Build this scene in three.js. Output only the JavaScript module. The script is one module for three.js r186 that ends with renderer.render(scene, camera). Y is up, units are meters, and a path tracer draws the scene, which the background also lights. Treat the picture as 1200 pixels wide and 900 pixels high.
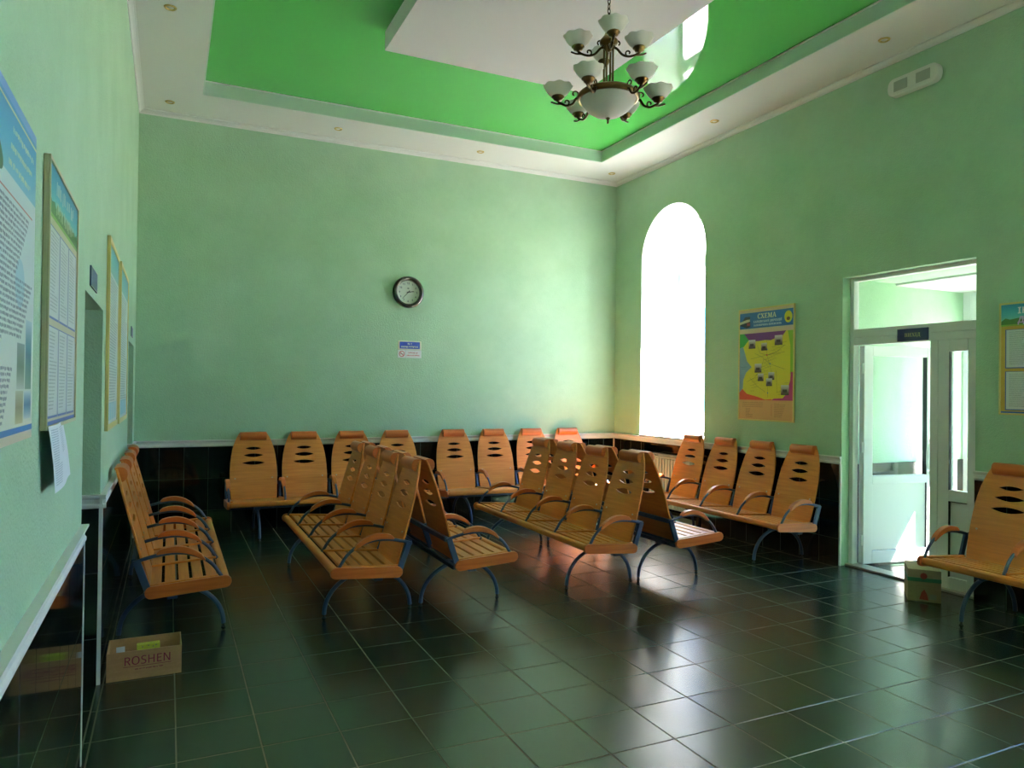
import * as THREE from 'three';
import { Sky } from 'three/addons/objects/Sky.js';
import { RoundedBoxGeometry } from 'three/addons/geometries/RoundedBoxGeometry.js';
import { mergeGeometries } from 'three/addons/utils/BufferGeometryUtils.js';

// ---------------------------------------------------------------- camera, sky, sun, exposure
const scene = new THREE.Scene();
const camera = new THREE.PerspectiveCamera(2 * Math.atan(450 / 849.77) * 180 / Math.PI, 4 / 3, 0.05, 400);
camera.position.set(0, 1.65, 0);
camera.rotation.set(0.0084, -0.4421, 0.0116, 'YXZ');
scene.add(camera);

const renderer = new THREE.WebGLRenderer({ antialias: true });
renderer.toneMapping = THREE.LinearToneMapping;
renderer.toneMappingExposure = 1.02;
renderer.shadowMap.enabled = true;
renderer.shadowMap.type = THREE.PCFSoftShadowMap;

const SUN = new THREE.Vector3(1, 1.6, 0.3).normalize();
const sky = new Sky();
sky.scale.setScalar(300);
sky.material.uniforms.turbidity.value = 10;
sky.material.uniforms.rayleigh.value = 0.2;
sky.material.uniforms.mieCoefficient.value = 0.006;
sky.material.uniforms.mieDirectionalG.value = 0.75;
sky.material.uniforms.sunPosition.value.copy(SUN);
scene.add(sky);
scene.environmentIntensity = 6;

const sun = new THREE.DirectionalLight(0xfff7ec, 420);
sun.position.copy(SUN).multiplyScalar(40).add(new THREE.Vector3(4, 1, -5));
sun.target.position.set(4, 1, -5);
sun.castShadow = true;
sun.shadow.mapSize.set(4096, 4096);
Object.assign(sun.shadow.camera, { left: -9, right: 9, top: 9, bottom: -9, near: 1, far: 90 });
scene.add(sun, sun.target);

// ---------------------------------------------------------------- room numbers (metres)
const XL = -0.334, XR = 5.854, ZB = -8.882, ZF = 0.28;      // inner faces of the four walls
const HC = 4.673, HG = 4.818, HRAFT = 4.65;                 // soffit, stretch ceiling, hanging raft
const RAIL = 1.047, TR = 0.75, TW = 0.4;                    // top of the chair rail, wall thicknesses

// ---------------------------------------------------------------- helpers
let seed = 7;
const rnd = () => { seed = (seed * 1664525 + 1013904223) >>> 0; return seed / 4294967296; };
const V = (x, y, z) => new THREE.Vector3(x, y, z);
const shadows = (m) => { m.castShadow = true; m.receiveShadow = true; return m; };
const taken = {};
function numbered(name) {
  if (!(name in taken)) { taken[name] = 0; return name; }
  return name + '_' + String(++taken[name]).padStart(3, '0');
}
function part(name, geo, mat, parent) {
  const m = shadows(new THREE.Mesh(geo, mat)); m.name = name; parent.add(m); return m;
}
function tag(o, label, category, group, kind) {
  o.userData.label = label; o.userData.category = category;
  if (group) o.userData.group = group;
  if (kind) o.userData.kind = kind;
  return o;
}
function thing(name, label, category, pos = [0, 0, 0], turn = 0, group) {
  const g = new THREE.Group(); g.name = numbered(name); g.position.set(...pos); g.rotation.y = turn;
  scene.add(g); return tag(g, label, category, group);
}
function structure(name, label, category) {
  const g = new THREE.Group(); g.name = name; scene.add(g); return tag(g, label, category, null, 'structure');
}
// uv in metres from the direction that each face looks
function metreUV(geo, sx = 1, ox = 0, oy = 0) {
  const g = geo.index ? geo.toNonIndexed() : geo, p = g.attributes.position, uv = new Float32Array(p.count * 2);
  const a = new THREE.Vector3(), b = new THREE.Vector3(), c = new THREE.Vector3(), n = new THREE.Vector3();
  for (let i = 0; i < p.count; i += 3) {
    a.fromBufferAttribute(p, i); b.fromBufferAttribute(p, i + 1); c.fromBufferAttribute(p, i + 2);
    n.crossVectors(b.clone().sub(a), c.clone().sub(a));
    const ax = Math.abs(n.x), ay = Math.abs(n.y), az = Math.abs(n.z);
    for (let k = 0; k < 3; k++) {
      const x = p.getX(i + k), y = p.getY(i + k), z = p.getZ(i + k);
      const q = ay >= ax && ay >= az ? [x, z] : ax >= az ? [z, y] : [x, y];
      uv[(i + k) * 2] = q[0] * sx + ox; uv[(i + k) * 2 + 1] = q[1] * sx + oy;
    }
  }
  g.setAttribute('uv', new THREE.BufferAttribute(uv, 2));
  return g;
}
const box = (x0, x1, y0, y1, z0, z1) => metreUV(new THREE.BoxGeometry(x1 - x0, y1 - y0, z1 - z0).translate((x0 + x1) / 2, (y0 + y1) / 2, (z0 + z1) / 2));
function rbox(x0, x1, y0, y1, z0, z1, r = 0.004, seg = 2) {
  return metreUV(new RoundedBoxGeometry(x1 - x0, y1 - y0, z1 - z0, seg, r).translate((x0 + x1) / 2, (y0 + y1) / 2, (z0 + z1) / 2));
}
const join = (list) => mergeGeometries(list.map((g) => { const q = g.index ? g.toNonIndexed() : g.clone(); for (const k of Object.keys(q.attributes)) if (!['position', 'normal', 'uv'].includes(k)) q.deleteAttribute(k); return q; }));
const tube = (pts, r, seg = 24, rad = 8) => new THREE.TubeGeometry(new THREE.CatmullRomCurve3(pts), seg, r, rad);
const lathe = (pts, seg = 28) => new THREE.LatheGeometry(pts.map(([r, y]) => new THREE.Vector2(r, y)), seg);
function polygon(points) { const s = new THREE.Shape(); points.forEach(([x, y], i) => (i ? s.lineTo(x, y) : s.moveTo(x, y))); s.closePath(); return s; }
const rectPath = (x0, x1, y0, y1) => { const s = new THREE.Path(); s.moveTo(x0, y0); s.lineTo(x1, y0); s.lineTo(x1, y1); s.lineTo(x0, y1); s.closePath(); return s; };
// a moulding: profile [out from the wall, height] run from a to b; the wall's normal is n
function moulding(profile, a, b, n) {
  const dir = n.clone().cross(V(0, 1, 0)), len = a.distanceTo(b);
  const from = b.clone().sub(a).dot(dir) > 0 ? a : b;
  const g = new THREE.ExtrudeGeometry(polygon(profile), { depth: len, bevelEnabled: false });
  g.applyMatrix4(new THREE.Matrix4().makeBasis(n, V(0, 1, 0), dir).setPosition(from));
  return g;
}

// ---------------------------------------------------------------- textures
function noiseGrid(n, cells, s) {            // tileable value noise, 0..1
  let q = s >>> 0; const r = () => { q = (q * 1664525 + 1013904223) >>> 0; return q / 4294967296; };
  const [cx, cy] = Array.isArray(cells) ? cells : [cells, cells];
  const v = Float32Array.from({ length: cx * cy }, r), out = new Float32Array(n * n), f = (t) => t * t * (3 - 2 * t);
  for (let y = 0; y < n; y++) for (let x = 0; x < n; x++) {
    const gx = x / n * cx, gy = y / n * cy, ix = Math.floor(gx), iy = Math.floor(gy), fx = f(gx - ix), fy = f(gy - iy);
    const at = (i, j) => v[((j % cy) * cx) + (i % cx)];
    out[y * n + x] = (at(ix, iy) * (1 - fx) + at(ix + 1, iy) * fx) * (1 - fy) + (at(ix, iy + 1) * (1 - fx) + at(ix + 1, iy + 1) * fx) * fy;
  }
  return out;
}
function layered(n, layers, s) {             // [[cells, weight], ...]
  const out = new Float32Array(n * n); let total = 0;
  layers.forEach(([cells, w], k) => { const g = noiseGrid(n, cells, s + 977 * k); total += w; for (let i = 0; i < out.length; i++) out[i] += g[i] * w; });
  for (let i = 0; i < out.length; i++) out[i] /= total;
  return out;
}
function dataTexture(n, fn, srgb, repeat = 1) {
  const d = new Uint8Array(n * n * 4);
  for (let i = 0; i < n * n; i++) { const c = fn(i); for (let k = 0; k < 3; k++) d[i * 4 + k] = Math.max(0, Math.min(255, Math.round(c[k] * 255))); d[i * 4 + 3] = 255; }
  const t = new THREE.DataTexture(d, n, n, THREE.RGBAFormat); t.wrapS = t.wrapT = THREE.RepeatWrapping; t.magFilter = THREE.LinearFilter; t.minFilter = THREE.LinearMipmapLinearFilter; t.generateMipmaps = true;
  if (srgb) t.colorSpace = THREE.SRGBColorSpace;
  t.repeat.set(repeat, repeat); t.needsUpdate = true; return t;
}
const grey = (v) => [v, v, v];
const lerp3 = (a, b, t) => [a[0] + (b[0] - a[0]) * t, a[1] + (b[1] - a[1]) * t, a[2] + (b[2] - a[2]) * t];
const plasterFine = layered(512, [[256, 1], [128, 1.2], [64, 0.7]], 11);
const plasterCoarse = layered(512, [[6, 1], [13, 0.7], [40, 0.4], [120, 0.25]], 23);
const plasterBump = dataTexture(512, (i) => grey(plasterFine[i]), false, 1 / 0.9);
const plasterMap = dataTexture(512, (i) => lerp3([0.625, 0.765, 0.635], [0.675, 0.805, 0.685], plasterCoarse[i] * 1.6 - 0.3), true, 1 / 2.6);
const woodGrain = layered(512, [[[3, 60], 1], [[5, 128], 1], [[12, 256], 0.9], [[4, 9], 0.8]], 41);
const woodMap = dataTexture(512, (i) => lerp3([0.745, 0.435, 0.165], [0.855, 0.555, 0.245], woodGrain[i] * 1.5 - 0.25), true, 1);
const padMap = dataTexture(512, (i) => lerp3([0.70, 0.355, 0.15], [0.80, 0.45, 0.205], woodGrain[i] * 1.5 - 0.25), true, 1);
const slateA = layered(1024, [[9, 1], [22, 0.8], [[30, 60], 0.7], [150, 0.45], [400, 0.3]], 61);
const slateB = layered(1024, [[4, 1], [[16, 34], 0.9], [70, 0.6]], 83);
const slateMap = dataTexture(1024, (i) => { const t = slateA[i] * 1.5 - 0.25, v = Math.max(0, slateB[i] - 0.52) * 1.6; return lerp3([0.065, 0.125, 0.095], [0.135 + v * 0.05, 0.22 + v * 0.06, 0.165 + v * 0.05], Math.max(0, Math.min(1, t))); }, true, 0.5);
const cardGrain = layered(256, [[[4, 90], 1], [60, 1], [8, 0.8]], 97);
const cardMap = dataTexture(256, (i) => lerp3([0.70, 0.54, 0.37], [0.78, 0.61, 0.44], cardGrain[i]), true, 2);
const paleCardMap = dataTexture(256, (i) => lerp3([0.60, 0.54, 0.40], [0.67, 0.61, 0.47], cardGrain[i]), true, 2);
const paveMap = dataTexture(256, (i) => lerp3([0.62, 0.61, 0.58], [0.72, 0.71, 0.68], cardGrain[i]), true, 0.5);

// ---------------------------------------------------------------- materials
const std = (o) => new THREE.MeshStandardMaterial(o), phys = (o) => new THREE.MeshPhysicalMaterial(o);
const M = {
  paint: std({ map: plasterMap, roughness: 0.72, bumpMap: plasterBump, bumpScale: 0.003 }),
  white: std({ color: 0xe9e9e6, roughness: 0.6 }),
  soffit: std({ color: 0xe6e5e1, roughness: 0.75 }),
  fascia: std({ color: 0xcfe0d2, roughness: 0.7 }),
  stretch: phys({ color: new THREE.Color().setRGB(0.065, 0.36, 0.07), roughness: 0.03, ior: 1.75 }),
  raft: std({ color: 0xe4e0e0, roughness: 0.8 }),
  pvc: std({ color: 0xeceeec, roughness: 0.32 }),
  gasket: std({ color: 0x2a2d33, roughness: 0.6 }),
  glass: phys({ color: 0xffffff, transmission: 1, roughness: 0, thickness: 0, ior: 1.5 }),
  tile: phys({ map: slateMap, roughness: 0.24, ior: 1.6 }),
  grout: std({ color: 0x675f4d, roughness: 0.95 }),
  dado: std({ color: 0x0d1512, roughness: 0.07 }),
  dadoGrout: std({ color: 0x66716a, roughness: 0.9 }),
  wood: std({ map: woodMap, roughness: 0.36 }),
  pad: std({ map: padMap, roughness: 0.34 }),
  blue: std({ color: 0x2c4468, roughness: 0.38, metalness: 0.15 }),
  rubber: std({ color: 0x15161a, roughness: 0.7 }),
  steel: std({ color: 0xb9b6ae, roughness: 0.3, metalness: 0.9 }),
  brass: std({ color: 0x665531, roughness: 0.28, metalness: 1 }),
  brassDark: std({ color: 0x40361f, roughness: 0.35, metalness: 1 }),
  frosted: phys({ color: 0xf4f6f4, roughness: 0.9, transmission: 0.6, thickness: 0 }),
  opal: phys({ color: 0xf3efe6, roughness: 0.6, transmission: 0.3, thickness: 0 }),
  gold: std({ color: 0xc9b06a, roughness: 0.35, metalness: 0.6 }),
  goldFrame: std({ color: 0xd6c67c, roughness: 0.4, metalness: 0.1 }),
  cream: std({ color: 0xb8b48e, roughness: 0.5 }),
  navy: std({ color: 0x1b2c5c, roughness: 0.35 }),
  slate: std({ color: 0x35506e, roughness: 0.4 }),
  clockRim: phys({ color: 0x1c130b, roughness: 0.18, clearcoat: 0.6 }),
  black: std({ color: 0x10120f, roughness: 0.5 }),
  card: std({ map: cardMap, roughness: 0.85 }),
  paleCard: std({ map: paleCardMap, roughness: 0.85 }),
  tapeGreen: std({ color: 0x3f7f55, roughness: 0.5 }),
  printRed: std({ color: 0xa8412f, roughness: 0.7 }),
  printGrey: std({ color: 0x93957c, roughness: 0.7 }),
  paperWhite: std({ color: 0xdfe2e6, roughness: 0.8 }),
  paperYellow: std({ color: 0xc9cf4e, roughness: 0.8 }),
  radiator: std({ color: 0xdcd6c6, roughness: 0.4 }),
  plastic: std({ color: 0xdcded6, roughness: 0.5 }),
  grille: std({ color: 0xaab0a4, roughness: 0.7 }),
  ground: std({ map: paveMap, roughness: 0.9 }),
  doorLeaf: std({ color: 0x8a8f86, roughness: 0.5 }),
};

// ---------------------------------------------------------------- the setting: walls
function wallShape(u0, u1, y0, y1, holes) { const s = polygon([[u0, y0], [u1, y0], [u1, y1], [u0, y1]]); s.holes = holes; return s; }
function archPath(c, w, y0, ySpring) { const p = new THREE.Path(); p.moveTo(c - w / 2, y0); p.lineTo(c + w / 2, y0); p.lineTo(c + w / 2, ySpring); p.absarc(c, ySpring, w / 2, 0, Math.PI, false); p.closePath(); return p; }
const ex = (shape, depth, curveSegments = 24) => new THREE.ExtrudeGeometry(shape, { depth, bevelEnabled: false, curveSegments });
const TOP = 5.2, WIN = { c: -7.59, w: 1.315, y0: RAIL, spring: 3.43 }, WIN2 = { ...WIN, c: -0.9 };
const DOOR = { z0: -4.946, z1: -3.668, h: 2.765 }, NICHE = { z0: -8.14, z1: -7.04, y0: 0.02, y1: 0.955 };
const OPEN1 = { z0: -4.6, z1: -3.64, h: 2.065 }, OPEN2 = { z0: -8.49, z1: -7.45, h: 2.06 };

const wallRight = structure('wall_right', 'pale green plastered wall with arched window and glazed door', 'wall');
{
  const holes = () => [archPath(-WIN.c, WIN.w, WIN.y0, WIN.spring), archPath(-WIN2.c, WIN2.w, WIN2.y0, WIN2.spring), rectPath(-DOOR.z1, -DOOR.z0, -0.02, DOOR.h)];
  const inner = ex(wallShape(-ZF - TW, -ZB + TW, -0.2, TOP, [...holes(), rectPath(-NICHE.z1, -NICHE.z0, NICHE.y0, NICHE.y1)]), 0.2);
  const outer = ex(wallShape(-ZF - TW, -ZB + TW, -0.2, TOP, holes()), TR - 0.2).translate(0, 0, 0.2);
  part('plaster', join([inner, outer]).rotateY(Math.PI / 2).translate(XR, 0, 0), M.paint, wallRight);
}
const wallLeft = structure('wall_left', 'pale green plastered wall with two doorways and notice boards', 'wall');
part('plaster', ex(wallShape(ZB - TW, ZF + TW, -0.2, TOP, [rectPath(OPEN1.z0, OPEN1.z1, -0.02, OPEN1.h), rectPath(OPEN2.z0, OPEN2.z1, -0.02, OPEN2.h)]), TW).rotateY(-Math.PI / 2).translate(XL, 0, 0), M.paint, wallLeft);
const wallBack = structure('wall_back', 'pale green plastered end wall with the round clock', 'wall');
part('plaster', ex(wallShape(-XR, -XL, -0.2, TOP, []), TW).rotateY(Math.PI).translate(0, 0, ZB), M.paint, wallBack);
const wallFront = structure('wall_front', 'pale green plastered wall opposite the clock wall', 'wall');
part('plaster', ex(wallShape(XL, XR, -0.2, TOP, []), TW).translate(0, 0, ZF), M.paint, wallFront);

// dark glazed dado tiles, 25 x 36 cm, each a piece of its own
const dadoRows = [[0, 0.253], [0.256, 0.613], [0.616, 0.973]];
const tileGeos = {};
function dado(parent, origin, along, normal, u0, u1, start, dir, kind, avoid) {
  // along: unit vector of the run; tiles start at u=start and go in direction dir
  const w = 0.25, m = new THREE.Matrix4().makeBasis(along, V(0, 1, 0), normal).setPosition(origin), all = [];
  const cells = [];
  for (let a = start; dir > 0 ? a < u1 - 0.01 : a > u0 + 0.01; a += dir * w) { const lo = Math.max(u0, Math.min(a, a + dir * w)), hi = Math.min(u1, Math.max(a, a + dir * w)); if (hi - lo > 0.02) cells.push([lo, hi]); }
  for (const [lo, hi] of cells) for (const [y0, y1] of dadoRows) {
    if (avoid && lo < avoid[1] - 0.01 && hi > avoid[0] + 0.01 && y1 > avoid[2] && y0 < avoid[3]) {
      // keep what stands beside the opening
      const pieces = []; if (lo < avoid[0] - 0.02) pieces.push([lo, avoid[0]]); if (hi > avoid[1] + 0.02) pieces.push([avoid[1], hi]);
      for (const [p, q] of pieces) put(p, q, y0, y1);
      continue;
    }
    put(lo, hi, y0, y1);
  }
  function put(lo, hi, y0, y1) {
    const W = (hi - lo - 0.004), H = y1 - y0, key = W.toFixed(3) + '/' + H.toFixed(3);
    const g = tileGeos[key] ??= slab(W, H, 0.008, 0.0012, 0, 0, false);
    const pos = m.clone().multiply(new THREE.Matrix4().makeTranslation((lo + hi) / 2, (y0 + y1) / 2, 0.004));
    if (kind === 'stuff') { all.push(g.clone().applyMatrix4(pos)); return; }
    const t = part('dado_tile', g, M.dado, parent); t.applyMatrix4(pos);
    t.rotation.y += (rnd() - 0.5) * 0.003; t.rotation.x += (rnd() - 0.5) * 0.002;
  }
  if (all.length) part('dado_tiles', mergeGeometries(all), M.dado, parent).userData.kind = 'stuff';
}
// a tile lying in the xy plane, face towards +z, chamfered edges
function slab(W, H, t, c, ou, ov, turn) {
  const x = W / 2, y = H / 2, P = [], U = [];
  const A = [[-x + c, -y + c, t], [x - c, -y + c, t], [x - c, y - c, t], [-x + c, y - c, t]], B = [[-x, -y, t - c], [x, -y, t - c], [x, y, t - c], [-x, y, t - c]], C = [[-x, -y, 0], [x, -y, 0], [x, y, 0], [-x, y, 0]];
  const tri = (...q) => q.forEach((v) => { P.push(...v); U.push(turn ? v[1] + ou : v[0] + ou, turn ? v[0] + ov : v[1] + ov); });
  const quad = (a, b, d, e) => { tri(a, b, d); tri(a, d, e); };
  quad(...A);
  for (let i = 0; i < 4; i++) { const j = (i + 1) % 4; quad(B[i], B[j], A[j], A[i]); quad(C[i], C[j], B[j], B[i]); }
  const g = new THREE.BufferGeometry();
  g.setAttribute('position', new THREE.Float32BufferAttribute(P, 3)); g.setAttribute('uv', new THREE.Float32BufferAttribute(U, 2)); g.computeVertexNormals(); return g;
}
const X1 = V(1, 0, 0), Z1 = V(0, 0, 1), Xm = V(-1, 0, 0), Zm = V(0, 0, -1);
// left wall: along -z (so that along x up x normal is right-handed), u = -z
for (const [z0, z1, s, d] of [[OPEN1.z1, ZF, -OPEN1.z1, -1], [OPEN2.z1, OPEN1.z0, -OPEN1.z0, 1], [ZB, OPEN2.z0, -ZB, -1]]) {
  part('dado_grout', box(XL, XL + 0.0105, 0, 0.973, z0, z1), M.dadoGrout, wallLeft);
  dado(wallLeft, V(XL, 0, 0), Zm, X1, -z1, -z0, s, d);
}
for (const o of [OPEN1, OPEN2]) {                                              // the doorway cheeks that face the camera
  part('dado_grout', box(XL - TW, XL, 0, 0.973, o.z0, o.z0 + 0.0105), M.dadoGrout, wallLeft);
  dado(wallLeft, V(0, 0, o.z0), X1, Z1, XL - TW, XL, XL, -1);
}
part('dado_grout', box(XL, XR, 0, 0.973, ZB, ZB + 0.0105), M.dadoGrout, wallBack);
dado(wallBack, V(0, 0, ZB), X1, Z1, XL, XR, XL, 1);
for (const [z0, z1] of [[ZB, NICHE.z0], [NICHE.z1, DOOR.z0], [DOOR.z1, ZF]]) part('dado_grout', box(XR - 0.0105, XR, 0, 0.973, z0, z1), M.dadoGrout, wallRight);
dado(wallRight, V(XR, 0, 0), Z1, Xm, ZB, DOOR.z0, DOOR.z0, -1, null, [NICHE.z0, NICHE.z1, -1, 0.955]);
dado(wallRight, V(XR, 0, 0), Z1, Xm, DOOR.z1, ZF, DOOR.z1, 1);
part('dado_grout', box(XL, XR, 0, 0.973, ZF - 0.0105, ZF), M.dadoGrout, wallFront);
for (let k = 0; k < 5; k++) for (const [y0, y1] of [[0.022, 0.253], [0.256, 0.613], [0.616, 0.953]]) { const a = NICHE.z0 + k * 0.22; part('niche_tile', box(XR + 0.188, XR + 0.2, y0, y1, a + 0.001, a + 0.219), M.dado, wallRight); }
for (const z of [NICHE.z0, NICHE.z1 - 0.01]) part('niche_tile', box(XR - 0.011, XR + 0.188, NICHE.y0, NICHE.y1, z, z + 0.01), M.dado, wallRight);
part('niche_head', box(XR - 0.011, XR + 0.188, NICHE.y1 - 0.008, NICHE.y1 + 0.016, NICHE.z0, NICHE.z1), M.dado, wallRight);
dado(wallFront, V(0, 0, ZF), Xm, Zm, -XR, -XL, -XR, 1, 'stuff');

// ---------------------------------------------------------------- floor: slate tiles in a grid of 35.8 cm
const floor = structure('floor', 'dark green slate tile floor with pale joints', 'floor');
part('grout_bed', box(XL - TW, XR + 0.7, -0.2, -0.001, ZB, ZF), M.grout, floor);
{
  const T = 0.3578, X0 = 1.1266, Z0 = -3.5076, gap = 0.0065, cells = [], view = new THREE.Matrix4();
  camera.updateMatrixWorld(); camera.updateProjectionMatrix();
  view.multiplyMatrices(camera.projectionMatrix, camera.matrixWorld.clone().invert());
  const xEnd = XR + 0.1;
  for (let i = Math.floor((XL - X0) / T); X0 + i * T < xEnd; i++) for (let j = Math.floor((ZB - Z0) / T); Z0 + j * T < ZF; j++) {
    const x0 = Math.max(XL, X0 + i * T) + gap / 2, x1 = Math.min(xEnd, X0 + (i + 1) * T) - gap / 2, z0 = Math.max(ZB, Z0 + j * T) + gap / 2, z1 = Math.min(ZF, Z0 + (j + 1) * T) - gap / 2;
    if (x1 - x0 < 0.02 || z1 - z0 < 0.02) continue;
    let inside = 0;                                             // how much of it the picture shows
    for (let a = 0; a < 5; a++) for (let b = 0; b < 5; b++) {
      const p = new THREE.Vector4(x0 + (x1 - x0) * (a + 0.5) / 5, 0, z0 + (z1 - z0) * (b + 0.5) / 5, 1).applyMatrix4(view);
      if (p.w > 0.1 && Math.abs(p.x) < p.w && Math.abs(p.y) < p.w) inside += 1 / (p.w * p.w * p.w);
    }
    cells.push({ x0, x1, z0, z1, size: inside * (x1 - x0) * (z1 - z0) });
  }
  cells.sort((a, b) => b.size - a.size);
  const variants = {}, rest = [];
  cells.forEach((c, k) => {
    const W = c.x1 - c.x0, H = c.z1 - c.z0, v = Math.floor(rnd() * 16), key = W.toFixed(3) + '/' + H.toFixed(3) + '/' + v;
    const g = variants[key] ??= slab(W, H, 0.01, 0.0014, (v % 4) * 0.5 + 0.13, Math.floor(v / 4) * 0.5 + 0.07, v % 2 === 1).rotateX(-Math.PI / 2);
    const pos = V((c.x0 + c.x1) / 2, -0.01, (c.z0 + c.z1) / 2), rx = (rnd() - 0.5) * 0.0036, rz = (rnd() - 0.5) * 0.0036;
    if (k < 292 && c.size > 0) { const t = part('tile', g, M.tile, floor); t.position.copy(pos); t.rotation.set(rx, 0, rz); } else rest.push(g.clone().translate(pos.x, pos.y, pos.z));
  });
  for (const o of [OPEN1, OPEN2]) for (let a = o.z0; a < o.z1 - 0.02; a += T) { const b = Math.min(o.z1, a + T) - gap; part('tile', slab(TW - gap, b - a, 0.01, 0.0014, a, 0.2, false).rotateX(-Math.PI / 2), M.tile, floor).position.set(XL - TW / 2, -0.01, (a + b) / 2); }
  part('tile_field', mergeGeometries(rest), M.tile, floor).userData.kind = 'stuff';
}

// ---------------------------------------------------------------- ceiling: soffit ring, green stretch ceiling, hanging raft
const ceiling = structure('ceiling', 'stepped ceiling of white soffit, glossy green panel and white raft', 'ceiling');
const G = { x0: 0.287, x1: 5.13, z0: -8.145, z1: -0.45 };
{
  const ring = (x0, x1, z0, z1, i0, i1, k0, k1) => { const s = polygon([[x0, -z1], [x1, -z1], [x1, -z0], [x0, -z0]]); s.holes = [rectPath(i0, i1, -k1, -k0)]; return s; };
  const lay = (s, d, y) => ex(s, d).rotateX(-Math.PI / 2).translate(0, y, 0);
  part('soffit', lay(ring(XL, XR, ZB, ZF, G.x0 - 0.012, G.x1 + 0.012, G.z0 - 0.012, G.z1 + 0.012), HG - HC + 0.05, HC), M.soffit, ceiling);
  part('fascia', lay(ring(G.x0 - 0.012, G.x1 + 0.012, G.z0 - 0.012, G.z1 + 0.012, G.x0, G.x1, G.z0, G.z1), HG - HC - 0.002, HC + 0.002), M.fascia, ceiling);
  part('edge_bead', lay(ring(G.x0, G.x1, G.z0, G.z1, G.x0 + 0.012, G.x1 - 0.012, G.z0 + 0.012, G.z1 - 0.012), 0.01, HG - 0.01), M.white, ceiling);
  part('stretch_panel', box(G.x0 - 0.006, G.x1 + 0.006, HG, HG + 0.03, G.z0 - 0.006, G.z1 + 0.006), M.stretch, ceiling).userData.label = 'glossy green stretch panel';
  part('raft', box(1.692, 3.728, HRAFT, HG, -6.29, -2.31), M.raft, ceiling).userData.label = 'white hanging raft';
  part('roof_slab', box(XL - TW, XR + TR, TOP, TOP + 0.2, ZB - TW, ZF + TW), M.white, ceiling);
}

// ---------------------------------------------------------------- trims
let trimNo = 0;
function trim(label, geo, mat = M.white) { const m = part('trim_' + (++trimNo), geo, mat, scene); return tag(m, label, 'trim', null, 'structure'); }
const railP = [[0, 0.972], [0.016, 0.972], [0.021, 0.98], [0.021, 0.992], [0.015, 1.0], [0.015, 1.022], [0.026, 1.03], [0.03, 1.038], [0.03, RAIL], [0, RAIL]];
const coveP = [[0, HC - 0.05], [0.008, HC - 0.05], [0.012, HC - 0.034], [0.024, HC - 0.02], [0.04, HC - 0.012], [0.052, HC - 0.01], [0.052, HC], [0, HC]];
const run = (P, a, b, n) => moulding(P, V(...a), V(...b), n);
trim('white chair rail below the large posters', join([run(railP, [XL, 0, ZF], [XL, 0, OPEN1.z1], X1)]));
trim('white chair rail behind the bench at the poster wall, returning into the doorway', join([run(railP, [XL, 0, OPEN1.z0 + 0.03], [XL, 0, OPEN2.z1], X1), run(railP, [XL - TW, 0, OPEN1.z0], [XL + 0.03, 0, OPEN1.z0], Z1)]));
trim('short white chair rail in the corner doorway by the clock wall', join([run(railP, [XL, 0, OPEN2.z0 + 0.03], [XL, 0, ZB], X1), run(railP, [XL - TW, 0, OPEN2.z0], [XL + 0.03, 0, OPEN2.z0], Z1)]));
trim('long white chair rail across the clock wall', run(railP, [XL, 0, ZB], [XR, 0, ZB], Z1));
trim('white chair rail under the arched window and the route map', run(railP, [XR, 0, ZB], [XR, 0, DOOR.z0], Xm));
trim('white chair rail between the glazed door and the nearer corner', run(railP, [XR, 0, DOOR.z1], [XR, 0, ZF], Xm));
trim('white cornice above the poster wall', run(coveP, [XL, 0, ZF], [XL, 0, ZB], X1));
trim('white cornice above the clock wall', run(coveP, [XL, 0, ZB], [XR, 0, ZB], Z1));
trim('white cornice above the arched window', run(coveP, [XR, 0, ZB], [XR, 0, ZF], Xm));
trim('white cornice opposite the clock wall', run(coveP, [XL, 0, ZF], [XR, 0, ZF], Zm));
trim('white corner bead on the far edge of the wide doorway', box(XL - 0.004, XL + 0.0145, 0, 0.973, OPEN1.z0 - 0.004, OPEN1.z0 + 0.0145));
trim('white corner bead on the near edge of the wide doorway', box(XL - 0.004, XL + 0.0145, 0, 0.973, OPEN1.z1 - 0.0145, OPEN1.z1 + 0.004));
trim('white tile bead in the corner beside the arched window', box(XR - 0.026, XR - 0.012, 0, 0.973, ZB + 0.012, ZB + 0.026));
trim('white tile bead beside the glazed door hinge', box(XR - 0.0145, XR + 0.003, 0, 0.973, DOOR.z0 - 0.0145, DOOR.z0 + 0.003));
trim('white tile bead in the corner beside the narrow doorway', box(XL + 0.012, XL + 0.026, 0, 0.973, ZB + 0.012, ZB + 0.026));

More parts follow.
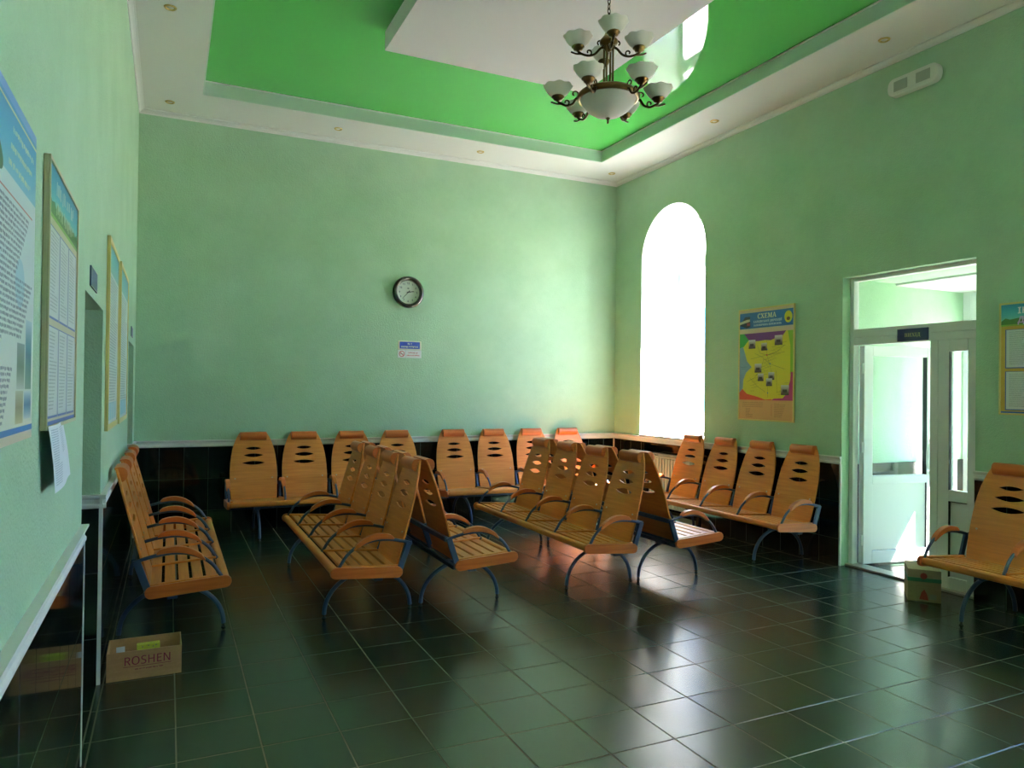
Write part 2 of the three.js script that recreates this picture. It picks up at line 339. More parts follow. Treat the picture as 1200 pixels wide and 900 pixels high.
// ---------------------------------------------------------------- arched windows
function archedWindow(name, W, label) {
  const g = structure(name, label, 'window');
  const c = -W.c, w = W.w, fx = TR - 0.13, arch = (i) => archPath(c, w - 2 * i, W.y0 + i, W.spring);
  const outline = new THREE.Shape(archPath(c, w, W.y0, W.spring).getPoints(24));
  outline.holes = [arch(0.07)];
  const put = (geo) => geo.rotateY(Math.PI / 2).translate(XR, 0, 0);
  part('window_frame', put(ex(outline, 0.07).translate(0, 0, fx)), M.pvc, g);
  part('mullion', put(box(c - 0.035, c + 0.035, W.y0 + 0.07, W.spring + w / 2 - 0.07, fx + 0.005, fx + 0.065)), M.pvc, g);
  part('window_bar', put(box(c - w / 2 + 0.07, c + w / 2 - 0.07, W.spring - 0.1, W.spring + 0.07, fx + 0.004, fx + 0.066)), M.pvc, g);
  const lining = new THREE.Shape(archPath(c, w, W.y0, W.spring).getPoints(28)); lining.holes = [archPath(c, w - 0.008, W.y0 + 0.002, W.spring)];
  part('reveal_lining', put(ex(lining, fx - 0.003, 28).translate(0, 0, 0.003)), M.white, g);
  const r = w / 2 - 0.07;
  for (const s of [-1, 1]) {
    const a = c + s * 0.035, b = c + s * r;
    part('pane', put(box(Math.min(a, b), Math.max(a, b), W.y0 + 0.07, W.spring - 0.1, fx + 0.034, fx + 0.036)), M.glass, g);
    const q = new THREE.Shape(), y1 = W.spring + 0.07, t0 = Math.asin(0.07 / r), t1 = Math.acos(0.035 / r);
    for (let k = 0; k <= 12; k++) { const t = t0 + (t1 - t0) * k / 12, x = c + s * r * Math.cos(t), y = W.spring + r * Math.sin(t); k ? q.lineTo(x, y) : q.moveTo(x, y); }
    q.lineTo(c + s * 0.035, y1); q.closePath();
    part('lunette_panel', put(ex(q, 0.004).translate(0, 0, fx + 0.034)), M.frosted, g);
  }
  part('window_sill', put(rbox(c - w / 2 + 0.005, c + w / 2 - 0.005, W.y0 + 0.002, W.y0 + 0.022, -0.02, fx, 0.006)), M.white, g);
}
archedWindow('window_1', WIN, 'tall arched white window beside the corner bench');
archedWindow('window_2', WIN2, 'tall arched white window beyond the notice board');

// ---------------------------------------------------------------- the glazed entrance door and its passage
{
  const d = structure('door_1', 'white glazed entrance door with transom, open leaf and fixed side panel', 'door');
  const x0 = 5.955, x1 = 6.025, z0 = DOOR.z0, z1 = DOOR.z1, h = DOOR.h;
  const mz = -4.09;                                                       // mullion between leaf and side panel
  part('door_frame', join([rbox(x0, x1, 0, h, z0, z0 + 0.045), rbox(x0, x1, 0, h, z1 - 0.03, z1), rbox(x0, x1, h - 0.035, h, z0 + 0.045, z1 - 0.03), rbox(x0, x1, 2.19, 2.27, z0 + 0.045, z1 - 0.03), rbox(x0, x1, 2.12, 2.187, z0 + 0.045, z1 - 0.03)]), M.pvc, d);
  part('transom_pane', box(5.988, 5.992, 2.27, h - 0.035, z0 + 0.045, z1 - 0.03), M.glass, d);
  part('mullion', rbox(x0, x1, 0.02, 2.12, mz - 0.035, mz + 0.035), M.pvc, d);
  const sp = part('side_panel', join([rbox(x0 + 0.004, x1 - 0.004, 0.02, 2.12, mz + 0.035, -3.955), rbox(x0 + 0.004, x1 - 0.004, 0.02, 2.12, -3.80, z1 - 0.03), rbox(x0 + 0.004, x1 - 0.004, 2.02, 2.12, -3.955, -3.80), rbox(x0 + 0.004, x1 - 0.004, 0.755, 0.85, -3.955, -3.80), rbox(x0 + 0.004, x1 - 0.004, 0.02, 0.12, -3.955, -3.80)]), M.pvc, d);
  part('pane', box(5.988, 5.992, 0.85, 2.02, -3.955, -3.80), M.glass, sp);
  part('infill_panel', box(5.98, 6.0, 0.12, 0.755, -3.955, -3.80), M.pvc, sp);
  part('gasket', join([box(5.957, 5.981, 0.12, 0.755, -3.957, -3.953), box(5.957, 5.981, 0.751, 0.757, -3.955, -3.80), box(5.957, 5.988, 0.85, 2.02, -3.957, -3.953)]), M.gasket, sp);
  part('threshold', rbox(x0 - 0.05, x1 + 0.03, 0, 0.02, z0, z1), M.steel, d);
  // the leaf, swung out into the passage; its own x runs from hinge to lock
  const leaf = new THREE.Group(); leaf.name = 'leaf'; d.add(leaf); leaf.position.set(6.03, 0, -4.868); leaf.rotation.y = -Math.atan2(0.13, 0.83) ;
  leaf.userData.label = 'white glazed door leaf standing open';
  const W = 0.84, t = 0.032, top = 2.115;
  part('leaf_frame', join([rbox(0, 0.105, 0.025, top, -t, t), rbox(W - 0.08, W, 0.025, top, -t, t), rbox(0.105, W - 0.08, top - 0.095, top, -t, t), rbox(0.105, W - 0.08, 0.785, 0.865, -t, t), rbox(0.105, W - 0.08, 0.025, 0.145, -t, t)]), M.pvc, leaf);
  part('leaf_pane', box(0.105, W - 0.08, 0.865, top - 0.095, -0.003, 0.003), M.glass, leaf);
  part('leaf_panel', box(0.105, W - 0.08, 0.145, 0.785, -0.014, 0.014), M.pvc, leaf);
  part('gasket', join([box(0.105, W - 0.08, 0.142, 0.147, -0.02, 0.028), box(W - 0.084, W - 0.079, 0.145, 0.785, -0.02, 0.026), box(W - 0.084, W - 0.079, 0.865, top - 0.095, -0.02, 0.026)]), M.gasket, leaf);
  part('handle', tube([V(W - 0.04, 0.88, t), V(W - 0.05, 0.9, t + 0.055), V(W - 0.13, 0.94, t + 0.07), V(W - 0.14, 1.05, t + 0.07), V(W - 0.13, 1.15, t + 0.07), V(W - 0.05, 1.19, t + 0.055), V(W - 0.04, 1.2, t)], 0.016, 36, 10), M.pvc, leaf);
  for (const y of [0.25, 1.14, 1.9]) part('hinge', new THREE.CylinderGeometry(0.011, 0.011, 0.1, 12).translate(-0.012, y, 0.02), M.pvc, leaf);

  const p = structure('wall_passage', 'pale green passage walls behind the glazed door', 'wall');
  const px0 = XR + TR, px1 = 7.75, pz0 = DOOR.z0, pz1 = -3.45;
  part('plaster', join([box(px0, px1, -0.2, 3.4, pz0 - 0.3, pz0), box(px0, px1, -0.2, 3.4, pz1, pz1 + 0.3), box(px0, px0 + 0.02, -0.2, 3.4, DOOR.z1 + 0.001, pz1)]), M.paint, p);
  part('passage_dado', box(6.06, px1 - 0.05, 0, 0.97, pz0, pz0 + 0.012), M.dado, p);
  const c = structure('ceiling_passage', 'white passage ceiling behind the glazed door', 'ceiling');
  part('passage_soffit', box(px0, px1, DOOR.h - 0.02, 3.4, pz0, pz1), M.white, c);
  const f = structure('floor_passage', 'slate tiled passage floor behind the glazed door', 'floor');
  for (let i = 0; i < 5; i++) for (let j = 0; j < 4; j++) part('tile', box(6.06 + i * 0.3578, 6.06 + (i + 1) * 0.3578 - 0.005, -0.1, 0, pz0 + 0.004 + j * 0.3578, Math.min(pz1, pz0 + (j + 1) * 0.3578)), M.tile, f);
  const o = structure('door_2', 'white outer doorway at the end of the passage', 'door');
  part('door_frame', join([rbox(px1 - 0.08, px1, 0, 2.745, pz0, pz0 + 0.08), rbox(px1 - 0.08, px1, 0, 2.745, pz1 - 0.08, pz1), rbox(px1 - 0.08, px1, 2.25, 2.745, pz0 + 0.08, pz1 - 0.08), rbox(px1 - 0.07, px1 - 0.01, 0, 2.25, -4.36, -3.95), rbox(px1 - 0.07, px1 - 0.01, 0, 0.9, -3.95, pz1 - 0.08), rbox(px1 - 0.07, px1 - 0.01, 1.9, 2.25, -3.95, pz1 - 0.08)]), M.pvc, o);
  part('pane', box(px1 - 0.042, px1 - 0.038, 0.9, 1.9, -3.95, pz1 - 0.08), M.glass, o);
}
// closed door leaves at the back of the two doorways in the poster wall
for (const [name, o, label] of [['door_3', OPEN1, 'grey door deep in the wide doorway'], ['door_4', OPEN2, 'grey door deep in the narrow corner doorway']]) {
  const d = structure(name, label, 'door');
  part('leaf', box(XL - TW - 0.05, XL - TW, -0.1, o.h + 0.1, o.z0 - 0.1, o.z1 + 0.1), M.doorLeaf, d);
}
tag(part('ground', box(XR + TR, 60, -0.3, -0.12, -50, 40), M.ground, scene), 'sunlit paving outside the windows', 'ground', null, 'structure');

// ---------------------------------------------------------------- radiator in the niche below the arched window
{
  const r = thing('radiator', 'cream ribbed panel radiator in the niche under the arched window', 'radiator', [XR + 0.1, 0, -7.59]);
  part('body', rbox(-0.022, 0.045, 0.12, 0.82, -0.51, 0.51, 0.01), M.radiator, r);
  for (let i = 0; i < 17; i++) part('rib', rbox(-0.062, -0.018, 0.14, 0.77, -0.495 + i * 0.0582, -0.46 + i * 0.0582, 0.008), M.radiator, r);
  for (let i = 0; i < 2; i++) part('grille_bar', rbox(-0.058, 0.05, 0.785 + i * 0.03, 0.797 + i * 0.03, -0.515, 0.515, 0.004), M.radiator, r);
  for (let i = 0; i < 17; i++) part('grille_fin', box(-0.05, 0.04, 0.797, 0.815, -0.49 + i * 0.0582, -0.484 + i * 0.0582), M.radiator, r);
  part('pipe', tube([V(0, 0.16, -0.5), V(0, 0.16, -0.535), V(0, 0.1, -0.54), V(0, 0.021, -0.54)], 0.011, 20, 8), M.radiator, r);
}

// ---------------------------------------------------------------- waiting benches
const PITCH = 0.565, HALF = 1.165;
const TILT = Math.atan2(0.035, 0.5);
function makeBench() {
  const b = new THREE.Group();
  const S = (s) => s - 0.16;                                               // profile coordinate: 0 at the rear of the seat, 0.5 at its front
  const seatY = (s) => 0.36 + 0.07 * s;                                    // middle height of the seat
  // end boards
  const st = new THREE.Shape(), r = 0.036;
  st.absarc(0.25 - r, 0, r, -Math.PI / 2, Math.PI / 2, false); st.absarc(-0.25 + r, 0, r, Math.PI / 2, Math.PI * 1.5, false); st.closePath();
  const endGeo = metreUV(new THREE.ExtrudeGeometry(st, { depth: 0.02, bevelEnabled: true, bevelSize: 0.003, bevelThickness: 0.003, bevelSegments: 2, curveSegments: 10 }).translate(0, 0, -0.01).rotateY(-Math.PI / 2).rotateX(-TILT).translate(0, seatY(0.25), S(0.25)));
  for (const s of [-1, 1]) part('end_board', endGeo, M.pad, b).position.x = s * (HALF - 0.013);
  // slats and front rail
  const L = HALF - 0.026;
  for (let i = 0; i < 5; i++) {
    const s0 = 0.025 + i * 0.082;
    part('slat', metreUV(new RoundedBoxGeometry(2 * L, 0.018, 0.063, 2, 0.004).rotateX(-TILT).translate(0, seatY(s0 + 0.034) + 0.021, S(s0 + 0.034))), M.wood, b);
  }
  part('front_rail', metreUV(new RoundedBoxGeometry(2 * L, 0.056, 0.055, 4, 0.022).rotateX(-TILT).translate(0, seatY(0.466) + 0.002, S(0.466))), M.wood, b);
  const battenGeo = metreUV(new RoundedBoxGeometry(0.034, 0.014, 0.43, 2, 0.004).rotateX(-TILT).translate(0, seatY(0.225) + 0.037, S(0.225)), 1, 0.3, 0.2);
  for (const k of [-1, 0, 1]) part('batten', battenGeo, M.wood, b).position.x = k * PITCH;
  for (const s of [-1, 1]) part('batten', battenGeo, M.wood, b).position.x = s * (HALF - 0.045);
  // backrests: tapered plywood shells with three lens-shaped slots
  const hw = [[0, 0.243], [0.05, 0.247], [0.12, 0.251], [0.2, 0.2535], [0.28, 0.2535], [0.36, 0.251], [0.43, 0.246], [0.5, 0.237], [0.56, 0.226], [0.62, 0.210], [0.67, 0.192], [0.71, 0.174], [0.745, 0.153], [0.757, 0.146]];
  const sh = new THREE.Shape(); sh.moveTo(-hw[0][1], 0);
  hw.forEach(([t, w]) => sh.lineTo(w, t)); [...hw].reverse().forEach(([t, w]) => sh.lineTo(-w, t)); sh.closePath();
  for (const [t, w, h] of [[0.578, 0.182, 0.038], [0.498, 0.222, 0.046], [0.41, 0.256, 0.048]]) {
    const p = new THREE.Path(); p.moveTo(-w / 2, t); p.quadraticCurveTo(0, t - h, w / 2, t); p.quadraticCurveTo(0, t + h, -w / 2, t); sh.holes.push(p);
  }
  const lean = Math.atan2(0.196, 0.725);
  const toBack = (g) => g.rotateX(-lean).translate(0, 0.392, S(0.03));
  const backGeo = metreUV(toBack(new THREE.ExtrudeGeometry(sh, { depth: 0.010, bevelEnabled: true, bevelSize: 0.002, bevelThickness: 0.002, bevelSegments: 1, curveSegments: 8 }).translate(0, 0, -0.012)));
  // head roll: a curved veneer that bulges forward at the top
  const hp = new THREE.Shape(); hp.moveTo(0.002, 0.672); hp.bezierCurveTo(0.03, 0.676, 0.046, 0.70, 0.044, 0.728); hp.bezierCurveTo(0.042, 0.75, 0.026, 0.764, 0, 0.765); hp.lineTo(-0.016, 0.765); hp.lineTo(-0.016, 0.757); hp.lineTo(0.002, 0.757); hp.closePath();
  const headGeo = new THREE.ExtrudeGeometry(hp, { depth: 0.284, bevelEnabled: true, bevelSize: 0.002, bevelThickness: 0.002, bevelSegments: 1, curveSegments: 10 }).translate(0, 0, -0.142).rotateY(-Math.PI / 2);
  { const p = headGeo.attributes.position; for (let i = 0; i < p.count; i++) p.setX(p.getX(i) * (0.88 + 0.12 * Math.max(0, Math.min(1, (p.getY(i) - 0.672) / 0.085)))); headGeo.computeVertexNormals(); }
  const roll = metreUV(toBack(headGeo), 1, 0.4, 0.1);
  const boltGeo = toBack(join([-1, 1].map((s) => new THREE.CylinderGeometry(0.007, 0.007, 0.006, 10).rotateX(Math.PI / 2).translate(s * 0.2, 0.235, 0.003))));
  for (let k = 0; k < 4; k++) {
    const x = (k - 1.5) * PITCH, back = part('backrest', backGeo, M.wood, b); back.position.x = x;
    part('headrest', roll, M.pad, back);
    part('bolts', boltGeo, M.steel, back);
  }
  // arms: blue bow, rear post, wooden pad
  const bow = tube([V(0, 0.405, S(0.455)), V(0, 0.44, S(0.432)), V(0, 0.505, S(0.388)), V(0, 0.558, S(0.32)), V(0, 0.588, S(0.24)), V(0, 0.597, S(0.16)), V(0, 0.592, S(0.08)), V(0, 0.578, S(0.01)), V(0, 0.562, S(-0.05))], 0.0115, 30, 8);
  const post = (() => { const g = new RoundedBoxGeometry(0.022, 0.20, 0.042, 2, 0.004); return g.rotateX(-Math.atan2(0.062, 0.18)).translate(0, 0.476, S(-0.02)); })();
  const arm = join([bow, post]);
  const top = [], bot = [];
  for (let k = 0; k <= 14; k++) { const s = 0.065 + 0.275 * k / 14, y = 0.606 - 0.95 * (s - 0.155) ** 2 - (s > 0.155 ? 1.0 * (s - 0.155) ** 2 : 0), e = Math.sin(Math.PI * Math.min(1, Math.max(0, k / 14))) ** 0.35; bot.push([s, y]); top.push([s, y + 0.006 + 0.026 * e]); }
  const pad = polygon([...bot, ...top.reverse()]);
  const padGeo = metreUV(new THREE.ExtrudeGeometry(pad, { depth: 0.034, bevelEnabled: true, bevelSize: 0.004, bevelThickness: 0.005, bevelSegments: 2 }).translate(-0.16, 0, -0.017).rotateY(-Math.PI / 2), 1, 0.2, 0.6);
  for (let k = 0; k < 5; k++) {
    const x = (k - 2) * PITCH + (k === 0 ? -0.012 : k === 4 ? 0.012 : 0), a = part('arm', arm, M.blue, b); a.position.x = x;
    part('arm_pad', padGeo, M.pad, a);
  }
  // back rails, beam, legs
  part('back_rail', rbox(-HALF + 0.03, HALF - 0.03, 0.54, 0.575, S(-0.078), S(-0.052), 0.004), M.blue, b);
  part('seat_rail', rbox(-HALF + 0.03, HALF - 0.03, 0.33, 0.362, S(-0.01), S(0.02), 0.004), M.blue, b);
  part('beam', rbox(-HALF + 0.06, HALF - 0.06, 0.298, 0.345, S(0.125), S(0.185), 0.004), M.blue, b);
  const arc = []; for (let k = 0; k <= 20; k++) { const a = Math.PI * k / 20; arc.push(V(0, 0.028 + 0.285 * Math.sin(a), 0.318 * Math.cos(a))); }
  const legGeo = join([tube(arc, 0.0155, 36, 10), rbox(-0.03, 0.03, 0.3, 0.335, -0.12, 0.12, 0.004)]);
  const footGeo = join([-1, 1].map((s) => lathe([[0, 0], [0.014, 0], [0.015, 0.006], [0.008, 0.012], [0.007, 0.03], [0, 0.03]], 12).translate(0, 0, s * 0.318)));
  for (const s of [-1, 1]) { const l = part('leg', legGeo, M.blue, b); l.position.x = s * 0.835; part('feet', footGeo, M.rubber, l); }
  return b;
}
{
  const proto = makeBench(), grp = 'four seat wooden waiting benches', H2 = Math.PI / 2;
  const spots = [
    [0.045, -6.195, H2, 'four-seat orange wooden bench along the poster wall'],
    [1.735, -8.5, 0, 'four-seat orange wooden bench on the clock wall, nearer the poster wall'],
    [4.185, -8.5, 0, 'four-seat orange wooden bench on the clock wall, in the corner by the window'],
    [1.346, -6.11, -H2, 'bench facing the poster wall, in the pair nearer the poster wall'],
    [2.068, -6.11, H2, 'bench facing away from the poster wall, in the pair nearer that wall'],
    [3.338, -6.11, -H2, 'bench facing the poster wall, in the pair nearer the arched window'],
    [4.061, -6.11, H2, 'bench facing the arched window wall, in the pair nearer the window'],
    [5.478, -6.2, -H2, 'four-seat orange wooden bench below the route map, ending at the glazed door'],
    [5.478, -2.49, -H2, 'four-seat orange wooden bench below the notice board, with a cardboard box at its end'],
  ];
  spots.forEach(([x, z, a, label], i) => {
    const b = i ? proto.clone() : proto; b.name = numbered('waiting_bench'); b.position.set(x, 0, z); b.rotation.y = a;
    scene.add(b); tag(b, label, 'bench', grp);
  });
}

// ---------------------------------------------------------------- prints (flat print on posters, plates and boards)
function canvasTexture(w, h, draw) {
  const c = document.createElement('canvas'); c.width = w; c.height = h; const g = c.getContext('2d'); draw(g, w, h);
  const t = new THREE.CanvasTexture(c); t.colorSpace = THREE.SRGBColorSpace; t.anisotropy = 8; return t;
}
const print = (w, h, draw, roughness = 0.35) => std({ map: canvasTexture(w, h, draw), roughness });
function words(g, x, y, w, h, color, s, ragged = 0.1) {            // a line of small print too fine to read
  let q = s * 7919 + 13; const r = () => (q = (q * 16807) % 2147483647) / 2147483647;
  g.fillStyle = color; const end = x + w * (1 - ragged * r());
  for (let a = x; a < end;) { const len = h * (1 + 4.5 * r()); for (let b = a; b < Math.min(end, a + len); b += h * 0.62) g.fillRect(b, y + h * 0.25 * r(), h * (0.28 + 0.2 * r()), h * (0.65 + 0.35 * r())); a += len + h * 0.7; }
}
function vgrad(g, x, y, w, h, ...stops) { const l = g.createLinearGradient(0, y, 0, y + h); stops.forEach((c, i) => l.addColorStop(i / (stops.length - 1), c)); g.fillStyle = l; g.fillRect(x, y, w, h); }
function face(name, w, h, mat, parent, z = 0) { return part(name, new THREE.PlaneGeometry(w, h).translate(0, 0, z), mat, parent); }
// a board on a wall: own +z points into the room
function board(name, label, category, pos, turn, w, h, t, edge, mat, border = 0) {
  const b = thing(name, label, category, pos, turn);
  part('backing', rbox(-w / 2, w / 2, -h / 2, h / 2, 0.001, t, Math.min(0.003, t / 3)), edge, b);
  face('print', w - 2 * border, h - 2 * border, mat, b, t + 0.0008);
  if (border) part('frame', join([rbox(-w / 2, w / 2, h / 2 - border, h / 2, t - 0.001, t + 0.006, 0.002), rbox(-w / 2, w / 2, -h / 2, -h / 2 + border, t - 0.001, t + 0.006, 0.002), rbox(-w / 2, -w / 2 + border, -h / 2 + border, h / 2 - border, t - 0.001, t + 0.006, 0.002), rbox(w / 2 - border, w / 2, -h / 2 + border, h / 2 - border, t - 0.001, t + 0.006, 0.002)]), edge, b);
  return b;
}
const toLeft = Math.PI / 2, toRight = -Math.PI / 2;                // boards on the left wall look to +x, on the right wall to -x

// route map
board('route_map', 'framed yellow railway route map with blue heading СХЕМА between window and door', 'poster', [XR, 1.965, -5.93], toRight, 0.812, 1.24, 0.012, M.goldFrame, print(660, 1010, (g, w, h) => {
  g.fillStyle = '#d8bfa0'; g.fillRect(0, 0, w, h);
  g.fillStyle = '#1f5fa0'; g.fillRect(0, h * 0.025, w, h * 0.145);
  g.fillStyle = '#ece0b0'; g.font = 'bold 62px serif'; g.textAlign = 'center'; g.fillText('СХЕМА', w * 0.52, h * 0.085);
  g.font = 'bold 28px serif'; g.fillStyle = '#dfe3ea'; g.fillText('ХАРКІВСЬКОЇ ДИРЕКЦІЇ', w * 0.53, h * 0.122); g.font = 'bold 23px serif'; g.fillText('ЗАЛІЗНИЧНИХ ПЕРЕВЕЗЕНЬ', w * 0.53, h * 0.153);
  g.fillStyle = '#e0d223'; g.beginPath(); g.ellipse(w * 0.91, h * 0.095, w * 0.068, h * 0.052, 0, 0, 7); g.fill(); g.fillStyle = '#4d3d16'; g.beginPath(); g.ellipse(w * 0.91, h * 0.112, w * 0.032, h * 0.016, 0, 0, 7); g.fill();
  g.fillStyle = '#191a1d'; g.beginPath(); g.moveTo(0, h * 0.135); g.lineTo(w * 0.1, h * 0.06); g.lineTo(w * 0.2, h * 0.06); g.lineTo(w * 0.21, h * 0.15); g.lineTo(w * 0.14, h * 0.165); g.closePath(); g.fill();
  g.fillStyle = '#cfc8a4'; g.beginPath(); g.moveTo(0, h * 0.105); g.lineTo(w * 0.14, h * 0.085); g.lineTo(w * 0.2, h * 0.085); g.lineTo(w * 0.2, h * 0.105); g.lineTo(0, h * 0.128); g.closePath(); g.fill(); g.fillStyle = '#b23328'; g.fillRect(w * 0.14, h * 0.118, w * 0.06, h * 0.025);
  const y0 = h * 0.215, y1 = h * 0.825; g.save(); g.beginPath(); g.rect(0, y0, w, y1 - y0); g.clip();
  g.fillStyle = '#d9cf33'; g.fillRect(0, y0, w, y1 - y0);
  const blob = (c, p) => { g.fillStyle = c; g.beginPath(); p.forEach(([x, y], i) => (i ? g.lineTo(x * w, y * h) : g.moveTo(x * w, y * h))); g.closePath(); g.fill(); };
  blob('#70307c', [[0.08, 0.21], [0.88, 0.21], [0.8, 0.265], [0.7, 0.27], [0.6, 0.29], [0.5, 0.285], [0.35, 0.29], [0.2, 0.285], [0.12, 0.25]]);
  blob('#3fa04c', [[0, 0.21], [0.08, 0.21], [0.18, 0.275], [0.08, 0.335], [0, 0.345]]);
  blob('#7fa3bd', [[0, 0.345], [0.07, 0.335], [0.11, 0.4], [0.15, 0.47], [0.24, 0.525], [0.13, 0.575], [0.08, 0.64], [0.07, 0.72], [0, 0.76]]);
  blob('#d9502f', [[0, 0.76], [0.06, 0.725], [0.15, 0.77], [0.35, 0.795], [0.5, 0.82], [0.62, 0.815], [0.62, 0.83], [0, 0.83]]);
  blob('#86b82a', [[0.9, 0.21], [1, 0.21], [1, 0.6], [0.95, 0.6], [0.95, 0.35]]);
  blob('#b8327c', [[0.96, 0.575], [1, 0.58], [1, 0.83], [0.6, 0.83], [0.66, 0.81], [0.82, 0.805], [0.88, 0.77], [0.92, 0.7], [0.95, 0.65]]);
  g.strokeStyle = '#6b6a26'; g.lineWidth = 2; const line = (p) => { g.beginPath(); p.forEach(([x, y], i) => (i ? g.lineTo(x * w, y * h) : g.moveTo(x * w, y * h))); g.stroke(); };
  line([[0.53, 0.29], [0.53, 0.42], [0.58, 0.5], [0.62, 0.58], [0.55, 0.68], [0.55, 0.8]]); line([[0.22, 0.45], [0.53, 0.42], [0.85, 0.4]]); line([[0.3, 0.4], [0.45, 0.44], [0.58, 0.5], [0.85, 0.55]]); line([[0.47, 0.46], [0.42, 0.55], [0.3, 0.62], [0.15, 0.66]]); line([[0.7, 0.56], [0.72, 0.76]]); line([[0.2, 0.62], [0.35, 0.7], [0.5, 0.75]]); line([[0.35, 0.33], [0.4, 0.4], [0.53, 0.42]]); line([[0.85, 0.34], [0.7, 0.4], [0.53, 0.42]]);
  for (let k = 0; k < 70; k++) words(g, w * (0.2 + 0.66 * ((k * 0.379) % 1)), h * (0.3 + 0.47 * ((k * 0.617) % 1)), w * 0.08, 4, 'rgba(70,70,20,0.6)', k + 3);
  for (const [x, y, s] of [[0.18, 0.275, 0.13], [0.42, 0.31, 0.11], [0.67, 0.25, 0.14], [0.3, 0.495, 0.13], [0.36, 0.585, 0.11], [0.56, 0.575, 0.11], [0.52, 0.63, 0.11], [0.79, 0.69, 0.14]]) { vgrad(g, x * w, y * h, s * w, s * w * 0.95, '#d8d9d6', '#9a8f86', '#30231f'); g.fillStyle = '#3a2a24'; g.fillRect(x * w + s * w * 0.2, y * h + s * w * 0.42, s * w * 0.55, s * w * 0.3); }
  g.fillStyle = '#c02a20'; g.beginPath(); g.arc(w * 0.53, h * 0.42, 8, 0, 7); g.fill(); g.fillStyle = '#2f7fc0'; for (const [x, y] of [[0.535, 0.37], [0.59, 0.5], [0.55, 0.76]]) { g.beginPath(); g.arc(w * x, h * y, 6, 0, 7); g.fill(); }
  words(g, w * 0.03, h * 0.52, w * 0.13, 5, '#4c6c86', 5); words(g, w * 0.05, h * 0.535, w * 0.08, 5, '#4c6c86', 9); g.restore();
  g.fillStyle = '#d3a36c'; g.fillRect(0, y1, w, h - y1);
  for (let k = 0; k < 4; k++) words(g, w * 0.06, h * (0.845 + k * 0.013), w * 0.42, 5, '#8a6238', k + 40); for (let k = 0; k < 8; k++) words(g, w * 0.13, h * (0.9 + k * 0.011), w * 0.14, 5, '#8a6238', k + 60, 0.5); for (let k = 0; k < 11; k++) words(g, w * 0.67, h * (0.85 + k * 0.012), w * 0.2, 5, '#8a6238', k + 80, 0.6);
  g.strokeStyle = '#b03a2a'; g.lineWidth = 3; line([[0.62, 0.86], [0.62, 0.965]]);
}), 0.016);

// large blue-headed poster
board('information_poster', 'large pale blue poster of small print beside the tall framed board', 'poster', [XL, 1.907, -1.72], toLeft, 1.1, 0.79, 0.008, std({ color: 0x9fb6c4, roughness: 0.4 }), print(1100, 815, (g, w, h) => {
  vgrad(g, 0, 0, w, h, '#d5e4e8', '#d9e6e6', '#dde2d2');
  vgrad(g, 0, 0, w, h * 0.235, '#3d8fc6', '#4aa3cc', '#7fc2d6'); g.fillStyle = '#6fa0d6'; g.fillRect(0, 0, w, h * 0.03); g.fillStyle = '#d9d3a0'; g.fillRect(0, h * 0.042, w, h * 0.008);
  g.fillStyle = '#3c6a48'; g.beginPath(); g.ellipse(w * 0.52, h * 0.19, w * 0.11, h * 0.05, 0.3, 0, 7); g.fill(); g.fillStyle = '#4b3a66'; g.beginPath(); g.ellipse(w * 0.5, h * 0.1, w * 0.05, h * 0.06, 0.2, 0, 7); g.fill();
  for (let k = 0; k < 3; k++) words(g, w * (0.72 - 0.02 * k), h * (0.085 + k * 0.052), w * 0.25, 15, '#e3e1b4', k + 2, 0.15);
  g.fillStyle = '#c06a68'; g.fillRect(w * 0.03, h * 0.285, w * 0.93, 4);
  for (let k = 0; k < 38; k++) words(g, w * 0.03, h * (0.305 + k * 0.0168), w * (k > 22 ? 0.72 : 0.95), 8.5, '#36435f', k + 5, 0.22);
  g.fillStyle = 'rgba(110,180,210,0.35)'; g.beginPath(); g.arc(w * 0.82, h * 0.52, 60, 0, 7); g.fill();
  vgrad(g, w * 0.8, h * 0.70, w * 0.09, h * 0.14, '#8da0a4', '#5f7a62', '#c9cfc6'); vgrad(g, w * 0.9, h * 0.62, w * 0.08, h * 0.22, '#bcd3dc', '#2f6f8a', '#87a88f'); vgrad(g, w * 0.79, h * 0.845, w * 0.09, h * 0.1, '#c5c7ac', '#8e8d62', '#c8c29a'); vgrad(g, w * 0.89, h * 0.845, w * 0.09, h * 0.09, '#dfe6e6', '#356f9a', '#cdd9d9');
  g.fillStyle = '#2f74bd'; g.fillRect(0, h * 0.955, w, h * 0.018); g.fillStyle = '#d8cfb4'; g.fillRect(0, h * 0.973, w, h * 0.03);
}));
